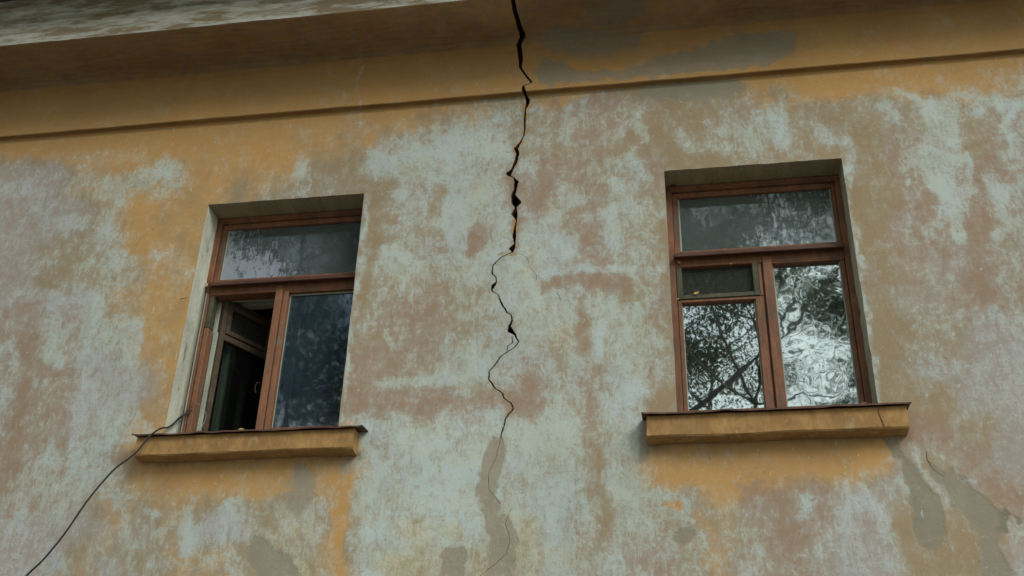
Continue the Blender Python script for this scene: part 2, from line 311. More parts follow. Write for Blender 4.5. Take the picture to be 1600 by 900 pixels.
STROKES = [ # channel, value, radius, path.  channels: 0 ochre 1 pink 2 yellow 3 lavender 4 white 6 grime and painted shade 7 scratches
 (0,1,36,[(230,690),(400,740),(545,725)]),(4,0,32,[(240,735),(400,745),(510,730)]),(4,0,20,[(200,715),(250,760)]),
 (0,1,40,[(1035,725),(1200,735),(1370,710)]),(4,0,40,[(1050,715),(1180,735),(1330,715)]),(4,0,18,[(1040,690),(1060,745)]),
 (4,0,26,[(1400,560),(1420,720)]),(4,.95,13,[(1215,170),(1220,225)]),(4,.9,12,[(1455,165),(1470,280),(1490,340)]),(4,.95,14,[(1480,160),(1490,300),(1500,340)]),
 (4,.9,10,[(1435,240),(1460,290)]),(4,.85,10,[(1545,270),(1570,350)]),(4,.8,9,[(1595,160),(1530,170)]),(4,.7,8,[(1500,150),(1560,150)]),
 (4,.75,12,[(470,250),(472,295)]),(4,.75,13,[(180,285),(270,265)]),(4,.7,13,[(178,295),(170,350),(180,390)]),(4,.7,8,[(120,420),(200,405),(262,392)]),
 (4,0,17,[(225,320),(225,385)]),(0,.7,22,[(225,320),(225,385)]),(4,.0,17,[(255,440),(235,560),(235,640)]),(0,.7,22,[(250,440),(232,560),(225,660)]),
 (4,.8,12,[(150,475),(160,520),(210,510),(205,560)]),(4,.85,14,[(85,470),(85,560)]),(4,.15,12,[(40,480),(45,560),(30,650),(15,730)]),(1,1,12,[(40,480),(45,560),(30,650),(15,730)]),
 (4,.25,9,[(105,650),(92,700),(100,730)]),(4,.9,20,[(590,255),(640,230),(760,215),(775,240)]),(4,.9,28,[(715,270),(735,340),(745,370)]),
 (4,.1,12,[(750,365),(740,385)]),(1,1,14,[(755,360),(738,388)]),(4,.12,17,[(850,285),(840,310)]),(1,1,20,[(850,270),(845,315)]),(4,.15,12,[(985,215),(965,240)]),
 (4,.9,8,[(600,390),(640,400)]),(4,.12,10,[(850,443),(900,440),(975,440)]),(1,1,12,[(840,443),(900,440),(975,440)]),(4,.9,6,[(830,425),(1030,420)]),
 (4,.1,9,[(907,470),(912,540)]),(1,.8,10,[(907,470),(912,540)]),(4,.1,9,[(975,440),(980,490)]),(4,.9,9,[(940,470),(935,560)]),(4,.9,9,[(600,600),(700,590),(765,585)]),
 (4,.12,11,[(570,640),(680,635),(780,620)]),(1,1,14,[(570,640),(680,635),(780,620)]),(4,.15,12,[(830,600),(840,620)]),(1,1,14,[(820,590),(840,620)]),
 (4,.9,9,[(562,665),(560,720)]),(4,.0,8,[(555,690),(545,740),(530,800),(540,890)]),(0,1,10,[(545,670),(545,740),(530,790),(525,890)]),
 (4,.25,8,[(912,600),(925,640),(920,690)]),(1,1,9,[(912,600),(925,640),(922,700)]),(4,.25,7,[(935,700),(945,800),(940,850)]),(4,.1,14,[(1020,640),(1040,620)]),
 (4,.8,9,[(650,800),(700,860)]),(2,.7,16,[(640,830),(710,825)]),(2,.7,18,[(620,880),(690,880)]),(0,.5,9,[(1095,800),(1110,840),(1110,890)]),(4,.15,8,[(1100,810),(1112,840)]),
 (0,.9,7,[(1040,790),(1065,793)]),(4,.1,5,[(1040,790),(1065,793)]),(4,.85,13,[(1350,750),(1375,790),(1390,850),(1395,890)]),(4,.8,7,[(1322,740),(1318,800),(1320,890)]),
 (4,.8,8,[(1255,780),(1250,810)]),(4,.75,7,[(1430,700),(1450,750),(1480,790)]),(4,.7,8,[(1545,480),(1590,520)]),(4,.7,12,[(1550,610),(1590,600)]),
 (4,.8,7,[(230,795),(240,800)]),(4,.8,11,[(290,815),(290,860)]),(4,.85,14,[(355,800),(345,840)]),(4,.8,10,[(190,770),(185,830)]),
 (6,.75,9,[(215,722),(400,722),(560,712)]),(6,.72,10,[(1020,697),(1200,690),(1415,680)]),(6,.22,18,[(1060,712),(1330,705)]),(6,.2,16,[(230,745),(500,735)]),  # dark bands below both sills: the sill shadow painted as colour
 (6,.35,4,[(812,190),(806,235),(800,268),(806,300),(806,340)]),(6,.5,3,[(818,150),(822,190)]),(6,.3,26,[(860,60),(1000,30),(1100,5)]),(6,.25,30,[(560,10),(700,-10),(790,10)]),
 (7,1,7,[(1460,180),(1480,330)]),(7,.9,30,[(700,260),(740,380)]),(7,.9,26,[(960,300),(1000,330)]),(7,.8,30,[(1470,470),(1530,560)]),(7,.9,25,[(1560,260),(1580,330)]),
 (7,.7,26,[(230,430),(260,560)]),(7,.6,40,[(280,830),(430,830)]),(7,.6,30,[(1400,430),(1450,560)]),(7,.5,40,[(900,650),(900,850)]),
 (6,.12,22,[(1150,560),(1100,240)]),
 (4,.9,4,[(1318,250),(1345,440),(1373,628)]),(4,.9,4,[(573,305),(552,480),(535,658)]),(4,.75,6,[(1400,140),(1440,160)]),(4,.95,7,[(1590,165),(1570,200)]),(4,.7,7,[(1275,185),(1290,215),(1330,225)]),(4,.55,8,[(1330,230),(1322,290)]),(4,.8,7,[(1400,185),(1370,170)]),
 (4,.85,9,[(1460,185),(1458,250),(1440,230),(1428,250)]),(4,.95,9,[(1475,200),(1482,270),(1488,330),(1500,370)]),(4,.9,8,[(1510,245),(1520,300)]),(4,.9,7,[(1565,290),(1572,340),(1560,370)]),(4,.85,7,[(1590,230),(1588,290)]),(4,.8,6,[(1415,270),(1415,285)]),
 (4,.2,14,[(1395,230),(1380,300)]),(4,.2,14,[(1520,200),(1540,240)]),(4,.2,12,[(1450,310),(1440,340)]),(4,.2,12,[(1540,330),(1530,370)]),
 (4,.85,8,[(890,170),(880,215)]),(4,.85,8,[(995,180),(1010,215)]),(4,.8,9,[(985,245),(1000,270)]),(4,.85,12,[(880,300),(900,330),(870,340)]),(4,.8,9,[(1080,230),(1130,235)]),(4,.75,9,[(1060,215),(1075,225)]),
 (4,.9,13,[(950,330),(965,380)]),(4,.9,12,[(830,370),(860,380)]),(4,.2,9,[(925,370),(910,385)]),(1,.9,12,[(925,370),(908,392)]),(4,.2,8,[(925,325),(900,335)]),
 (4,.9,10,[(690,330),(700,370)]),(4,.85,9,[(640,285),(620,310)]),(4,.85,9,[(625,270),(640,250)]),(4,.2,10,[(690,300),(680,330)]),(4,.2,10,[(620,350),(600,340)]),
 (6,.45,7,[(680,0),(688,40),(686,70)]),(4,.5,3,[(560,80),(558,200)]),(4,.5,3,[(683,140),(680,170)]),
 (4,.4,18,[(30,290),(90,300)]),(4,.75,10,[(5,300),(40,295)]),(4,.75,10,[(60,350),(130,345)]),(4,.3,10,[(40,320),(60,400)]),(4,.7,5,[(20,545),(0,545)])]
def paint(me, extra=None):
    n = len(me.vertices); co = np.empty(n*3); me.vertices.foreach_get('co', co); co = co.reshape(-1, 3)
    px = proj(co)
    wob = np.array([[noise.noise((c[0]*5, c[1]*5, c[2]*5)), noise.noise((c[0]*5+9, c[1]*5, c[2]*5+4))] for c in co])
    wob2 = np.array([[noise.noise((c[0]*17, c[1]*17, c[2]*13)), noise.noise((c[0]*17+9, c[1]*17, c[2]*13+4))] for c in co])
    q = px+wob*26+wob2*9
    s = sample(q); ch = np.zeros((n, 9)); ch[:, :5] = s
    if extra: extra(ch, co, px)
    n5 = np.array([noise.noise((c[0]*9, 3, c[2]*6)) for c in co])
    q2 = px+wob*8+wob2*6
    for c, v, r, pts in STROKES:
        d = segdist(q2, pts) if len(pts) > 1 else np.hypot(*(q2-np.array(pts[0])).T)
        a = np.clip(1.25-d/r*.75, 0, 1); a = a*a*(3-2*a)*np.clip(.85+n5*.8, 0, 1); v = max(v, .1) if c == 4 else v; ch[:, c] = ch[:, c]*(1-a)+v*a
    wob3 = np.array([[noise.noise((c[0]*40, c[1]*40, c[2]*40)), noise.noise((c[0]*40+9, c[1]*40, c[2]*40+4))] for c in co])
    q3 = px+wob2*9+wob3*4
    dcr = segdist(px+wob3*2.5, [(a, b) for a, b, c in CRK]); lip = np.clip(1.5-dcr/np.where(px[:, 1] < 400, 5.5, 3.2), 0, 1)*np.clip(.35+2.4*np.array([noise.noise((c[0]*22, 7, c[2]*22)) for c in co]), 0, 1)*(co[:, 1] > -.02)
    lip *= np.where(px[:, 1] < 400, 1, .3); ch[:, 4] *= 1-lip; ch[:, 0] = ch[:, 0]*(1-lip)+lip; ch[:, 6] = np.maximum(ch[:, 6], np.where(px[:, 1] < 400, .28, .10)*np.clip(1.3-dcr/9, 0, 1)*(co[:, 1] > -.02))
    for poly, soft, dk in PATCH:
        d = segdist(q3, poly+[poly[0]]); sd_ = np.where(inside(q3, poly), d, -d); v = np.clip(.5+sd_/(3.2*soft), 0, 1)
        ch[:, 8] = np.where(v > ch[:, 5], dk, ch[:, 8]); ch[:, 5] = np.maximum(ch[:, 5], v)
    for nm, cs in (('paint_a', (0, 1, 2)), ('paint_b', (4, 5, 6)), ('paint_c', (3, 7, 8))):
        at_ = me.color_attributes.new(nm, 'FLOAT_COLOR', 'POINT'); b = np.ones((n, 4), np.float32); b[:, :3] = ch[:, cs]
        at_.data.foreach_set('color', b.ravel())

# ------------------------------------------------------------------ the crack, surveyed top to bottom: x, y, width
CRK_CORNICE = [(797,-40,6),(801,-8,5),(801.5,0,5),(804,15,5.5),(810,37,6),(817,56,8),(813,73,6.5),(813.7,90,6),(813,105,3.5),(820,115,3),(826,122,3.5),(831,129,2.6),(823,131.5,2.4),(816,133,2.8),(818.6,139,5)]
CRK = [(818,139,5),(821.5,149,3.2),(825,156.5,6),(824,163,4.2),(821,171,2.4),(820,186,3.2),(820,200,2.8),(819,210,2.2),(815,219.5,2.2),(806.5,232,5.5),(809,240,4.4),(805.6,254,4.6),(800,265,3.6),(795,271,7.5),(797,275,3.5),(803,277.5,1.6),(807,284,5.5),(805,295,4.4),(802,305,5.6),(807,317,11.5),(806,324,2.8),(804,334.5,7.6),(807,343,2),(804.6,356.5,3),(803.5,367.5,5),(804,381,2.4),(800.5,388,7.5),(801,394,2.6),(795,396.5,2),(783,402,2),(770,415,2),(768.5,427,2),(775,433,2),(776,440,1.6),(771,446,5.5),(768,453,2.4),(771,457,1.6),(778,460,1.4),(784,475,2.8),(793,489,2.2),(799,492,1.9),(800,500,2.2),(796,511,4),(798,517,7),(805,523.5,3),(810,534,1.8),(804,542.6,1.7),(792,550,1.9),(781,558.5,2),(772,572,2),(764,580.5,1.9),(764,593,2.3),(774,607,2.1),(786,615,2.3),(787,622,1.9),(799,630,2.1),(802,638.6,2.1),(790,653,2.3),(787,667,2),(782,684,1.8)]
LOOP = [(800,525,1.4),(801,535,1.4),(792.5,541.5,1.3),(792.5,548,1.3)]
HAIR = [[(782,686,1.2),(775,715,1.1),(765,735,1.2),(763,745,1.3),(764,765,1.2),(775,778,1.2),(781,787,.9)],
        [(799,795,.9),(792,811,1.1),(790,820,1.3),(795,833,1.3),(797,845,1.2),(791,865,1.4),(775,880,1.5),(750,900,1.2)],
        [(803,395.5,1.),(815,397,1.),(824,403,1.),(827,416,1.),(833,423,1.4),(838,430,1.3),(838,438,1.)],
        [(870,458,1.),(874,462,1.2),(876,470,1.)],[(1372,672,1.2),(1378,683,1.5),(1386,690,1.2)],
        [(1447,706,1.3),(1449,720,2.0),(1460,735,1.4),(1475,745,1)]]
def ribbon(pts, step=.006, jit=.0016):
    P = []
    for x, y, wd in pts:
        p = at(x, y); P.append((p[0], p[2], (wd*.0041+max(0, wd-2.6)*.0024)))
    L = []; Rr = []; jr = random.Random(len(pts))
    for k in range(len(P)-1):
        a = P[k]; b = P[k+1]; ln = math.hypot(b[0]-a[0], b[1]-a[1]); m = max(1, int(ln/step))
        tx, tz = (b[0]-a[0])/max(ln, 1e-6), (b[1]-a[1])/max(ln, 1e-6); nx, nz = -tz, tx
        for i in range(m+(k == len(P)-2)):
            t = i/m; x = a[0]+(b[0]-a[0])*t; z = a[1]+(b[1]-a[1])*t; wd = a[2]+(b[2]-a[2])*t
            j = noise.noise((x*90, z*90, 1))*jit*1.2; j2 = noise.noise((x*120, z*120, 5))*min(wd*.4, jit*1.9); j3 = noise.noise((x*120, z*120, 9))*min(wd*.4, jit*1.9)
            # widths are meant across: keep the offset mostly sideways
            ox = abs(nx)+.25; on = 1/math.hypot(ox, .5*abs(nz)) if ox else 1
            if 0 < i or k: x += jr.uniform(-1, 1)*jit*1.3; z += jr.uniform(-1, 1)*jit*.5
            L.append((x+j-(wd/2+j2)*ox*on*.9, z-(wd/2)*.35*(nz if nx > 0 else -nz)))
            Rr.append((x+j+(wd/2+j3)*ox*on*.9, z+(wd/2)*.35*(nz if nx > 0 else -nz)))
    return L+Rr[::-1]
X0, X1, Z0, Z1 = -3.2, 6.4, -4.0, 2.30
WIN_X = (0.0, 2.863); OW, OH, OB = 1.021, 1.55, -.06
building = empty('apartment_building', (1.9, 0, GROUND))
tag(building, 'old ochre plastered building with worn whitewash, a long crack and two wooden windows', 'building')
def child(o):                                    # parent without moving
    o.parent = building; o.location = (-1.9, 0, -GROUND); return o

def build_wall():
    crack_poly = [ribbon(CRK), ribbon(LOOP, jit=.0006)]+[ribbon([(a, b, c*.45) for a, b, c in h], .01, .0004) for h in HAIR]
    wins = [[(x, OB), (x+OW, OB), (x+OW, OH), (x, OH)] for x in WIN_X]
    pts = []; edges = []
    def loop(poly, dens=None):
        n0 = len(pts)
        for p in poly: pts.append(Vector(p))
        edges.extend([(n0+i, n0+(i+1) % len(poly)) for i in range(len(poly))])
    for c in crack_poly: loop(c)
    for wq in wins:
        q = []
        for i in range(4):
            a, b = wq[i], wq[(i+1) % 4]
            for k in range(24):
                t = k/24; x = a[0]+(b[0]-a[0])*t; z = a[1]+(b[1]-a[1])*t
                e = noise.noise((x*14, z*14, 3))*.004+noise.noise((x*50, z*50, 3))*.0015 if k else 0
                q.append((x+(e if i in (1, 3) else 0), z+(e if i in (0, 2) else 0)))
        loop(q)
    fx0, fx1, fz0 = -2.35, 5.5, -1.25; st = .024
    xs = np.arange(fx0, fx1, st); zs = np.arange(fz0, Z1, st)
    allp = np.array([tuple(p) for p in pts])
    gx, gz = np.meshgrid(xs, zs); g = np.stack([gx.ravel(), gz.ravel()], 1); g += np.random.RandomState(3).uniform(-.004, .004, g.shape)
    # keep grid points off the constraint lines
    keep = np.ones(len(g), bool); near = (np.abs(g[:, 0]-at(800, 400)[0]) < .35)
    idx = np.where(near)[0]
    for k in range(0, len(idx), 2000):
        ii = idx[k:k+2000]; dd = ((g[ii][:, None, :]-allp[None])**2).sum(2).min(1); keep[ii] = dd > .006**2
    cl = []
    for x_, y_, w_ in CRK:
        p_ = at(x_, y_); cl.append((p_[0], p_[2]))
    fxs, fzs = np.meshgrid(np.arange(1.7, 2.2, .008), np.arange(-.25, 2.25, .008)); g2 = np.stack([fxs.ravel(), fzs.ravel()], 1)+np.random.RandomState(5).uniform(-.002, .002, (fxs.size, 2))
    g2 = g2[segdist(g2, cl) < .045]; dd = np.concatenate([((q_[:, None, :]-allp[None])**2).sum(2).min(1) for q_ in np.array_split(g2, 12)]); g2 = g2[dd > .0035**2]
    for x in WIN_X: keep &= ~((g[:, 0] > x-.008) & (g[:, 0] < x+OW+.008) & (g[:, 1] > OB-.008) & (g[:, 1] < OH+.008))
    pts += [Vector(p) for p in g[keep]]+[Vector(p) for p in g2]
    for x in np.arange(X0, X1+.01, .3):
        for z in np.arange(Z0, Z1+.01, .3):
            if not (fx0-.05 < x < fx1+.05 and z > fz0-.05): pts.append(Vector((x, z)))
    for z in (Z1,):
        for x in (X0, X1): pts.append(Vector((x, z)))
    V, E_, F, *_ = geometry.delaunay_2d_cdt(pts, edges, [], 0, 1e-6)
    V = np.array([tuple(v) for v in V]); F = np.array([f for f in F if len(f) == 3])
    cen = V[F].mean(1)
    hole = np.zeros(len(F), int)
    near = np.abs(cen[:, 0]-2) < 2.9
    for c in crack_poly:
        c_ = np.array(c); lo = c_.min(0)-.01; hi = c_.max(0)+.01
        m = (cen > lo).all(1) & (cen < hi).all(1); ii = np.where(m)[0]
        hole[ii[inside(cen[ii], c)]] = 1
    for k, x in enumerate(WIN_X):
        m = (cen[:, 0] > x) & (cen[:, 0] < x+OW) & (cen[:, 1] > OB) & (cen[:, 1] < OH)
        big = (cen[:, 0] > x+.01) & (cen[:, 0] < x+OW-.01) & (cen[:, 1] > OB+.01) & (cen[:, 1] < OH-.01)
        hole[m] = 2+k
    kept = F[hole == 0]
    # orient all triangles to face the viewer (-y)
    a, b, c = V[kept[:, 0]], V[kept[:, 1]], V[kept[:, 2]]
    cr_ = (b[:, 0]-a[:, 0])*(c[:, 1]-a[:, 1])-(b[:, 1]-a[:, 1])*(c[:, 0]-a[:, 0])
    kept = np.where((cr_ < 0)[:, None], kept[:, ::-1], kept)
    verts = [(p[0], 0., p[1]) for p in V]
    ed = {}
    for fi, t in enumerate(kept):
        for u, v in ((t[0], t[1]), (t[1], t[2]), (t[2], t[0])): ed[(u, v)] = fi
    rim = {1: [], 2: [], 3: []}
    hs = {}
    for fi in np.where(hole > 0)[0]:
        t = F[fi]
        for u, v in ((t[0], t[1]), (t[1], t[2]), (t[2], t[0])): hs[(u, v)] = hole[fi]; hs[(v, u)] = hole[fi]
    for (u, v) in ed:
        if (v, u) not in ed and (u, v) in hs: rim[hs[(u, v)]].append((u, v))
    used = np.unique(kept); remap = -np.ones(len(V), int); remap[used] = np.arange(len(used))
    wv = [verts[i] for i in used]; wf = [[remap[i] for i in f] for f in kept]
    wall = obj('plaster_wall', wv, wf, PL); paint(wall.data); child(wall)
    # crack flanks: raw plaster edge going 7 cm in, then rubble core behind
    cv = []; cf = []
    for u, v in rim[1]:
        n = len(cv)
        cv += [(V[u][0], 0, V[u][1]), (V[v][0], 0, V[v][1]), (V[v][0], .14, V[v][1]), (V[u][0], .14, V[u][1])]
        cf.append([n+1, n, n+3, n+2])
    c = obj('crack', cv, cf, RUBBLE); child(c); c['label'] = 'deep jagged black crack running down the plaster'
    # window reveals
    for k, x in enumerate(WIN_X):
        rv = []; rf = []; mi = []
        for u, v in rim[2+k]:
            n = len(rv); mx = (V[u][0]+V[v][0])/2; mz = (V[u][1]+V[v][1])/2
            rv += [(V[u][0], 0, V[u][1]), (V[v][0], 0, V[v][1]), (V[v][0], .30, V[v][1]), (V[u][0], .30, V[u][1])]
            rf.append([n+1, n, n+3, n+2])
            mi.append(0 if mz > OH-.02 else 1 if mx < x+.02 and k == 0 else 2)
        r = obj('window_reveal', rv, rf, [REV, LIME, REVS], mi=mi); child(r)
    return
build_wall()
MBr = MB().box(X0, X1, .16, .20, Z0, Z1-.0, 0)
def core():                                      # masonry behind the plaster skin, with the two window openings
    xs = [X0, WIN_X[0]-.002, WIN_X[0]+OW+.002, WIN_X[1]-.002, WIN_X[1]+OW+.002, X1]; zs = [Z0, OB-.002, OH+.002, 2.29]
    m = MB()
    for i in range(5):
        for j in range(3):
            if j == 1 and i in (1, 3): continue
            m.box(xs[i], xs[i+1], .15, .50, zs[j], zs[j+1], 0)
    child(m.build('masonry', RUBBLE))
core()

# ------------------------------------------------------------------ cornice with frieze, cove and soffit
PROF = [(0.0, 2.213), (-.037, 2.213), (-.042, 2.218), (-.044, 2.30), (-.048, 2.40), (-.054, 2.50), (-.060, 2.555), (-.075, 2.59), (-.10, 2.612), (-.14, 2.62),
        (-.22, 2.622), (-.34, 2.621), (-.462, 2.618), (-.470, 2.622)]
def subdiv(pr, st):
    o = []
    for a, b in zip(pr[:-1], pr[1:]):
        m = max(1, int(math.hypot(b[0]-a[0], b[1]-a[1])/st))
        o += [(a[0]+(b[0]-a[0])*i/m, a[1]+(b[1]-a[1])*i/m) for i in range(m)]
    return o+[pr[-1]]
def cornice():
    pr = subdiv(PROF, .018)
    cx = []; cwd = []
    CK = []
    for x, y, wd in CRK_CORNICE:
        pts_ = []
        if y > 84: p = at(x, y, -.053)
        else: p = atz(x, y, 2.62)
        key = -p[2] if y > 84 else 10-p[1]*1.   # runs outward along the soffit
        CK.append((p[0], p[1], p[2], wd))
    # parameter = arc length along the profile
    def arc(y, z): return (z-2.213) if z < 2.60 else .40+(-y-.05)
    ck = sorted((arc(p[1], p[2]), p[0], p[3]*.0050) for p in CK)
    ka = [k[0] for k in ck]; kx = [k[1] for k in ck]; kw = [k[2] for k in ck]
    for side in (-1, 1):
        vs_ = []; fs = []; xe = X0-.6 if side < 0 else X1+.6; nc = 330
        inner = []
        for (y, z) in pr:
            a = arc(y, z); xc = np.interp(a, ka, kx); wd = max(.0065, np.interp(a, ka, kw)); j = noise.noise((a*60, 3, 1))*.004
            xi = xc+j+side*wd/2; inner.append(xi)
        for (y, z), xi in zip(pr, inner):
            for k in range(nc):
                t = (k/(nc-1)); t = t**1.6 if False else t
                x = xi+(xe-xi)*t
                e = noise.noise((x*1.5, z*3, y*3))*.004+noise.noise((x*6, z*6, y*6))*.0015
                yy = y+(e if z < 2.6 and y < -.04 else 0); zz = z+(e if z >= 2.6 else 0)
                if y > -.051 and z < 2.22: zz = z+noise.noise((x*8, 1, 1))*.0018
                vs_.append((x, yy, zz))
        m = len(pr)
        for i in range(m-1):
            for k in range(nc-1):
                q = [i*nc+k, i*nc+k+1, (i+1)*nc+k+1, (i+1)*nc+k]
                fs.append(q if side > 0 else q[::-1])
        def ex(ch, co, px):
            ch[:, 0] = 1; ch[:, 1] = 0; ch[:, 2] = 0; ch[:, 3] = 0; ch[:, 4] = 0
            sf = (co[:, 2] > 2.585).astype(float); ch[:, 6] = .55*sf+.10+.38*np.clip((co[:, 2]-2.33)/.25, 0, 1)*(1-sf); ch[:, 1] = .6*sf; ch[:, 6] = np.where((co[:, 2] < 2.2165) & (co[:, 1] < -.004) & (co[:, 1] > -.0415), .8, ch[:, 6])  # painted shade: frieze darkening upward, dark line under moulding; soffit gets grime
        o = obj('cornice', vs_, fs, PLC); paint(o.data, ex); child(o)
        o['label'] = 'ochre cornice %s the crack' % ('left of' if side < 0 else 'right of')
        # the broken end of this half
        ev = []; ef = []
        for (y, z), xi in zip(pr, inner):
            a = arc(y, z); iy, iz = (min(y+.12, .02), z) if z < 2.6 else (y, z+.12)
            ev += [(xi, y, z), (xi+side*.002, iy if z < 2.6 else y, iz)]
        for i in range(m-1): ef.append([2*i, 2*i+1, 2*i+3, 2*i+2])
        e_ = obj('broken_edge', ev, ef, RUBBLE); e_.parent = o
        # fascia above the soffit edge, its upper moulding and the roof sheet
        fp = subdiv([(-.470, 2.622), (-.474, 2.76), (-.478, 2.800), (-.505, 2.815), (-.508, 2.905), (-.515, 2.925), (-.56, 2.935)], .02)
        fv = []; ff = []; n2 = 200; xi = inner[-1]
        for (y, z) in fp:
            for k in range(n2):
                x = xi+(xe-xi)*k/(n2-1); e = noise.noise((x*2, z*5, 3))*.005+noise.noise((x*9, z*9, 3))*.002
                fv.append((x, y+e*(y > -.55), z+e*.4*(z > 2.63)))
        for i in range(len(fp)-1):
            for k in range(n2-1):
                q = [i*n2+k, i*n2+k+1, (i+1)*n2+k+1, (i+1)*n2+k]; ff.append(q if side > 0 else q[::-1])
        f_ = obj('fascia', fv, ff, FASC); f_.parent = o
        r = MB().box(min(xi, xe), max(xi, xe), -.70, .30, 2.937, 2.95, .002).build('roof_sheet', TIN); r.parent = o
    child(MB().box(X0-.6, X1+.6, -.30, .5, 2.75, 2.93, 0).box(X0-.6, X1+.6, .02, .5, 2.301, 2.74, 0).build('cornice_core', RUBBLE))
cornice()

# ------------------------------------------------------------------ sills
def sill(x0, x1, ztop, zbot, y0, seed, tx0, tx1, crackx=None):
    vs_ = []; fs = []; n = 70
    ring = [(0.02, ztop-.002), (y0+.004, ztop-.004), (y0, ztop-.010), (y0, (ztop+zbot)/2), (y0-.001, zbot+.008), (y0+.006, zbot), (-.05, zbot-.002), (.02, zbot-.004)]
    for k in range(n+1):
        x = x0+(x1-x0)*k/n
        for i, (y, z) in enumerate(ring):
            e = noise.noise((x*4+seed, i*.7, 1))*.004+noise.noise((x*15+seed, i*.9, 2))*.0035; ee = noise.noise((x*3+seed, 7, 1))*.006
            vs_.append((x+(e if k in (0, n) else 0), y+(e if y < 0 else 0), z+(e+ee if i > 3 else e*.5)))
    m = len(ring)
    for k in range(n):
        for i in range(m-1): fs.append([k*m+i, k*m+i+1, (k+1)*m+i+1, (k+1)*m+i])
    fs.append(list(range(m))[::-1]); fs.append([n*m+i for i in range(m)])
    o = obj('window_sill', vs_, fs, SILL); child(o)
    # folded sheet flashing with a buckled front lip
    tv = []; tf = []; n = 60; prof = [(.20, ztop+.050), (.0, ztop+.016), (y0-.022, ztop+.001), (y0-.026, ztop-.009), (y0-.023, ztop-.009), (y0-.019, ztop-.001), (.0, ztop+.012), (.20, ztop+.046)]
    for k in range(n+1):
        x = tx0+(tx1-tx0)*k/n
        for i, (y, z) in enumerate(prof):
            fr = 1 if y < y0+.02 else .3; b = noise.noise((x*5+seed, 3, 1))*.010+noise.noise((x*13+seed, 5, 1))*.007
            xx = x if y < .01 else min(max(x, x0+.10), x1-.10); tv.append((xx, y-b*.3*fr, z+b*fr*.6+(.004 if k in (0, n) and fr == 1 else 0)))
    m = len(prof)
    for k in range(n):
        for i in range(m): j = (i+1) % m; tf.append([k*m+i, k*m+j, (k+1)*m+j, (k+1)*m+i])
    tf.append(list(range(m))[::-1]); tf.append([n*m+i for i in range(m)])
    f = obj('flashing', tv, tf, RUST); f.parent = o
    if crackx:
        hv = MB(); zz = ztop-.012; pts_ = []
        for i in range(10): pts_.append((crackx+[0, .001, -.001, .0, .004, .006, .008, .013, .012, .018][i], y0-.0015, zz-i*.0112))
        hv.tube(pts_, .0016, 4); h = hv.build('sill_crack', RUBBLE); h.parent = o
    return o
sill(-.10, 1.145, -.057, -.176, -.10, 1, -.122, 1.195)
sill(2.708, 3.998, -.055, -.180, -.10, 5, 2.684, 4.022, 3.862)

# ------------------------------------------------------------------ windows
GL_top_L = glass_mat('dusty_transom_glass_left', .60, (.12, .15, .15), .22, .0015, 3, .9, 3, rough=.03, scol=(.36, .40, .46), side=(.0, .85, .13, -.12, 1.1, 1.5, .06, -.07))
GL_top_R = glass_mat('dusty_transom_glass_right', .60, (.13, .165, .16), .26, .0015, 3, .85, 11, rough=.03, scol=(.50, .56, .60), side=(.15, .6, -.17, .045, 1.1, 1.48, .01, -.02))
GL_low_L = glass_mat('dark_glass_left', .30, (.045, .075, .125), .24, .0008, 3, .25, 5, rough=.03, scol=(.12, .2, .22))  # bluish film colour painted in for reflected blue sky
GL_ll_R = glass_mat('clear_glass_right', .08, (.16, .19, .18), .50, .0006, 3, .25, 7, rough=.014)
GL_lr_R = glass_mat('rippled_glass_right', .10, (.18, .22, .21), .52, .0020, 3.4, .2, 9, rough=.022)
GL_vent = glass_mat('grimy_vent_glass', .72, (.055, .06, .045), .05, .0, 5, .3, 2, scol=(.12, .12, .09))
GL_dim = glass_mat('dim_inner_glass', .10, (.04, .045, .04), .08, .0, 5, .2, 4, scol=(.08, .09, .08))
GL_inner = glass_mat('inner_glass', .25, (.08, .09, .085), .06, .0, 5, .1, 6)

